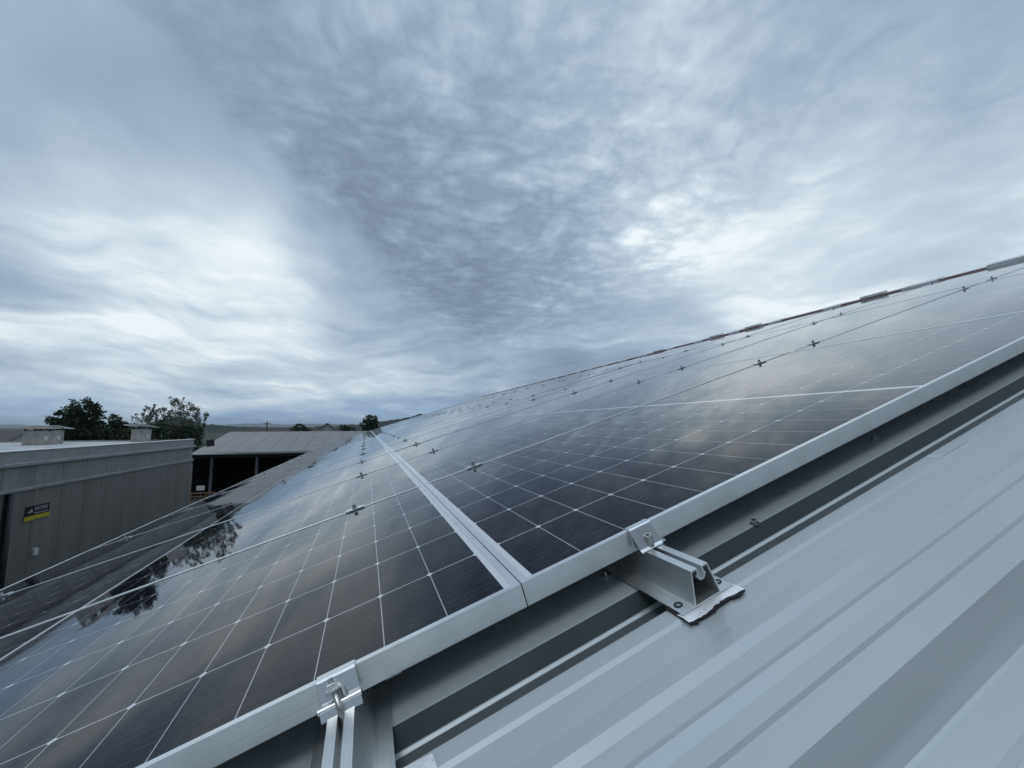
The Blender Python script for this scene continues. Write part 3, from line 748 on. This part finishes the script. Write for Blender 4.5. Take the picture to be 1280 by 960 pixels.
# ------------------------------------------------------------------ trees
def leaves(g, pts, rr, size):
    for p, sc in pts:
        a = Vector((rr.gauss(0, 1), rr.gauss(0, 1), rr.gauss(0, .7))).normalized(); c = a.orthogonal().normalized()
        c = (Matrix.Rotation(rr.uniform(0, 6.28), 3, a) @ c); d = a.cross(c)
        w, l = size*sc*rr.uniform(.5, 1.0), size*sc*rr.uniform(.8, 1.4)
        p = Vector(p)
        g.add([p-c*w*.5, p+d*l*.5, p+c*w*.5, p-d*l*.5], [(0, 1, 2, 3)])
def tree(name, label, cat, loc, lobes, n, leafm, barkm, size, seed, trunk_r=.16, droop=0.0, group=None, sparse=1.0):
    rr = random.Random(seed); root = empty(name, loc); tag(root, label, cat, group)
    g = MB(); top = max(lobes, key=lambda l: l[0][2]); base = Vector((0, 0, -.2))
    zc = min(l[0][2]-l[1][2]*.6 for l in lobes)
    fork = Vector((sum(l[0][0] for l in lobes)/len(lobes)*.4, 0, max(.6, zc*.75)))
    g.tube(base, fork, trunk_r, trunk_r*.75, 8)
    lg = MB()
    for c, r in lobes:
        c = Vector(c); g.tube(fork, c, trunk_r*.55, trunk_r*.15, 6)
        for _ in range(7):
            d = Vector((rr.gauss(0, 1), rr.gauss(0, 1), rr.gauss(.2, .8))).normalized()
            e = c+Vector((d.x*r[0], d.y*r[1], d.z*r[2]))*.92
            mid = fork.lerp(c, rr.uniform(.5, .95)); g.tube(mid, e, trunk_r*.16, trunk_r*.04, 5)
    vol = [l[1][0]*l[1][1]*l[1][2] for l in lobes]; tot = sum(v**.75 for v in vol)
    for (c, r), v in zip(lobes, vol):
        m = int(n*(v**.75)/tot); clumps = max(8, int(m/26))
        for _ in range(clumps):
            d = Vector((rr.gauss(0, 1), rr.gauss(0, 1), rr.gauss(0, 1))).normalized()*(rr.uniform(.25, 1.0)**.5)*rr.uniform(.86, 1.10)
            cc = Vector(c)+Vector((d.x*r[0], d.y*r[1], d.z*r[2])); cr = min(r)*rr.uniform(.13, .26)*sparse
            pts = []
            for _ in range(int(m/clumps)):
                e = Vector((rr.gauss(0, 1), rr.gauss(0, 1), rr.gauss(0, .8)))*cr*.6
                if droop: e = Vector((e.x*.35, e.y*.35, -abs(rr.gauss(0, 1))*cr*droop))
                pts.append((cc+e, rr.uniform(.7, 1.2)))
            leaves(lg, pts, rr, size)
    g.build('trunk', barkm, root); lg.build('crown', leafm, root); return root
gz = -GROUND
tree('broadleaf_tree', 'large dense dark tree rising behind the pale chimneys', 'tree', (-23.5, 45, GROUND),
     [((.55, 0, gz+1.55), (1.05, 1.2, 1.15)), ((-.55, .2, gz+1.0), (1.1, 1.2, .95)), ((-1.3, 0, gz+.35), (.85, 1.0, .65)), ((1.2, 0, gz+.9), (.65, .9, .85)), ((0, 0, gz-.2), (1.8, 1.5, .9)), ((.3, 0, gz+.3), (1.5, 1.2, .9))], 11000, M['leaf_dark'], M['bark'], .17, 11)
tree('broadleaf_tree', 'small dark tree between the large tree and the birches', 'tree', (-23.1, 50, GROUND),
     [((-.1, 0, gz+.9), (.5, .6, .75)), ((.35, 0, gz+.3), (.75, .7, .55)), ((-.4, 0, gz+.1), (.7, .7, .6)), ((.9, 0, gz-.3), (.7, .7, .5))], 3800, M['leaf_dark'], M['bark'], .15, 12, .1)
tree('birch_tree', 'sparse pale birch, lower and left of the tall birch behind the small chimney', 'tree', (-20.2, 50, GROUND),
     [((-.3, 0, gz+1.85), (.6, .7, .95)), ((-.95, 0, gz+.9), (.8, .8, .8)), ((.35, 0, gz+1.3), (.8, .8, .9)), ((0, 0, gz+.1), (1.4, 1, .8)), ((-1.5, 0, gz+.1), (.7, .8, .6))], 3000, M['leaf_birch'], M['birch_bark'], .13, 21, .07, .7, None, 2.0)
tree('birch_tree', 'tallest sparse birch with drooping twigs, right of the small chimney', 'tree', (-18.2, 50, GROUND),
     [((-.25, 0, gz+2.3), (.95, .9, 1.1)), ((.9, 0, gz+1.9), (1.0, .9, 1.0)), ((1.85, 0, gz+1.2), (.7, .8, 1.1)), ((0, 0, gz+.8), (1.7, 1.1, 1.1)), ((-1.1, 0, gz+1.4), (.8, .9, .9)), ((.6, 0, gz-.1), (2.0, 1.1, .8))], 5600, M['leaf_birch'], M['birch_bark'], .13, 22, .08, .7, None, 2.2)
tree('broadleaf_tree', 'rounded dark tree standing alone where the array meets the horizon', 'tree', (.7, 110, GROUND),
     [((0, 0, gz+1.8), (1.7, 1.7, 1.6)), ((-.8, 0, gz+.8), (1.5, 1.5, 1.3)), ((.9, 0, gz+.6), (1.5, 1.5, 1.3)), ((0, 0, gz-1), (2.0, 1.6, 1.6))], 5200, M['leaf_dark'], M['bark'], .34, 31, .22)
tree('broadleaf_tree', 'low spreading tree beyond the shed roof, right of the utility pole', 'tree', (-19.2, 140, GROUND),
     [((0, 0, gz-.2), (2.0, 1.6, 1.2)), ((-1.5, 0, gz-.8), (1.5, 1.2, 1.0)), ((1.6, 0, gz-.8), (1.4, 1.2, .9))], 2400, M['leaf_mid'], M['bark'], .34, 32, .2)
tree('broadleaf_tree', 'dark low tree beside the grey gabled house on the skyline', 'tree', (-6.6, 140, GROUND),
     [((0, 0, gz-.4), (1.6, 1.4, 1.1)), ((1.8, 0, gz-1.0), (1.6, 1.2, .9))], 1800, M['leaf_dark'], M['bark'], .34, 33, .2)
hr = random.Random(5); hg = MB(); pts = []
for _ in range(9000):
    x = hr.uniform(-27.5, -15.2); t = -.12+.28*math.sin(x*1.9)+.22*math.sin(x*4.1+1)+(.45 if x > -19 and x < -16 else 0)
    pts.append(((x, 47.3+hr.gauss(0, .45), GROUND+(t-GROUND)*(hr.random()**.45)), hr.uniform(.7, 1.3)))
leaves(hg, pts, hr, .22)
hd = empty('hedge', (-21, 47.3, GROUND)); tag(hd, 'dense dark hedge along the back of the grey hall below the trees', 'hedge')
o = hg.build('foliage', M['leaf_dark'], hd); o.location = -hd.location
sg2 = MB()
for k in range(14): sg2.tube((-27+k*.87, 47.3, GROUND-.1), (-27+k*.87+.1, 47.3, -1.9), .06, .03, 6)
o = sg2.build('stems', M['bark'], hd); o.location = -hd.location

# ------------------------------------------------------------------ houses and pole on the skyline
def house(label, x0, x1, y0, y1, ze, zr, roofm, wallm, axis='x', cat='house'):
    cx, cy = (x0+x1)/2, (y0+y1)/2
    root = empty('house', (cx, cy, GROUND)); tag(root, label, cat)
    a, c, d, e = x0-cx, x1-cx, y0-cy, y1-cy; z0, z1, z2 = 0, ze-GROUND, zr-GROUND
    g = MB()
    if axis == 'x':
        g.add([(a, d, z0), (c, d, z0), (c, e, z0), (a, e, z0), (a, d, z1), (c, d, z1), (c, e, z1), (a, e, z1), (a, 0, z2-.1), (c, 0, z2-.1)],
              [(0, 1, 5, 4), (2, 3, 7, 6), (1, 2, 6, 9, 5), (3, 0, 4, 8, 7)])
        r = MB()
        for sy, yy in ((-1, d), (1, e)):
            r.add([(a-.3, yy+sy*.3, z1-.1), (c+.3, yy+sy*.3, z1-.1), (c+.3, 0, z2), (a-.3, 0, z2), (a-.3, yy+sy*.3, z1-.22), (c+.3, yy+sy*.3, z1-.22), (c+.3, 0, z2-.12), (a-.3, 0, z2-.12)],
                  [(0, 1, 2, 3), (7, 6, 5, 4), (0, 4, 5, 1), (1, 5, 6, 2), (3, 7, 4, 0)])
    else:
        g.add([(a, d, z0), (c, d, z0), (c, e, z0), (a, e, z0), (a, d, z1), (c, d, z1), (c, e, z1), (a, e, z1), (0, d, z2-.1), (0, e, z2-.1)],
              [(0, 1, 5, 8, 4), (2, 3, 7, 9, 6), (1, 2, 6, 5), (3, 0, 4, 7)])
        r = MB()
        for sx, xx in ((-1, a), (1, c)):
            r.add([(xx+sx*.3, d-.3, z1-.1), (xx+sx*.3, e+.3, z1-.1), (0, e+.3, z2), (0, d-.3, z2), (xx+sx*.3, d-.3, z1-.24), (xx+sx*.3, e+.3, z1-.24), (0, e+.3, z2-.14), (0, d-.3, z2-.14)],
                  [(0, 1, 2, 3), (7, 6, 5, 4), (0, 4, 5, 1), (0, 3, 7, 4)])
    g.build('wall', wallm, root); r.build('roof', roofm, root)
    for k in range(2):
        w = MB(); w.box((a+(c-a)*(.25+.4*k)-.4, d-.02, (z1-z0)*.45), (a+(c-a)*(.25+.4*k)+.4, d-.005, (z1-z0)*.75)); w.build('window', M['black_plate'], root)
    return root
house('dark slate roofed house at the far left behind the hall', -62, -36.6, 58, 66, -1.9, -.12, M['slate'], M['house_wall'])
house('long low building with dark brown roof on the skyline behind the shed', -34.5, -7.5, 148, 156, -1.3, -.12, M['brown_roof'], M['brown_roof'], cat='building')
house('small grey gabled house on the skyline between two low trees', -13.8, -9.4, 138, 145, -.6, 1.2, M['slate'], M['house_wall'], 'y')
up = empty('utility_pole', (-29.5, 147, GROUND)); tag(up, 'dark utility pole with short cross arm above the brown roof', 'pole')
g = MB(); g.tube((0, 0, -.2), (0, 0, 6.1), .22, .16, 8); g.build('pole', M['bark'], up)
g = MB(); g.box((-.95, -.08, 5.3), (.95, .08, 5.5)); g.build('cross_arm', M['bark'], up)
for x in (-.85, 0, .85):
    g = MB(); g.tube((x, 0, 5.5), (x, 0, 5.8), .08, n=6); g.build('insulator', M['dark_metal'], up)

# ------------------------------------------------------------------ air between here and the mountains
hz = bpy.data.materials.new('haze'); hz.use_nodes = True; t = hz.node_tree; t.nodes.clear()
pv = t.nodes.new('ShaderNodeVolumePrincipled'); pv.inputs['Color'].default_value = (.80, .91, 1, 1); pv.inputs['Density'].default_value = .00013; pv.inputs['Anisotropy'].default_value = .1
ou = t.nodes.new('ShaderNodeOutputMaterial'); t.links.new(pv.outputs[0], ou.inputs['Volume'])
g = MB(); g.box((-9500, -3200, GROUND-1.5), (9500, 9800, 110)); tag(g.build('haze', hz), kind='stuff')
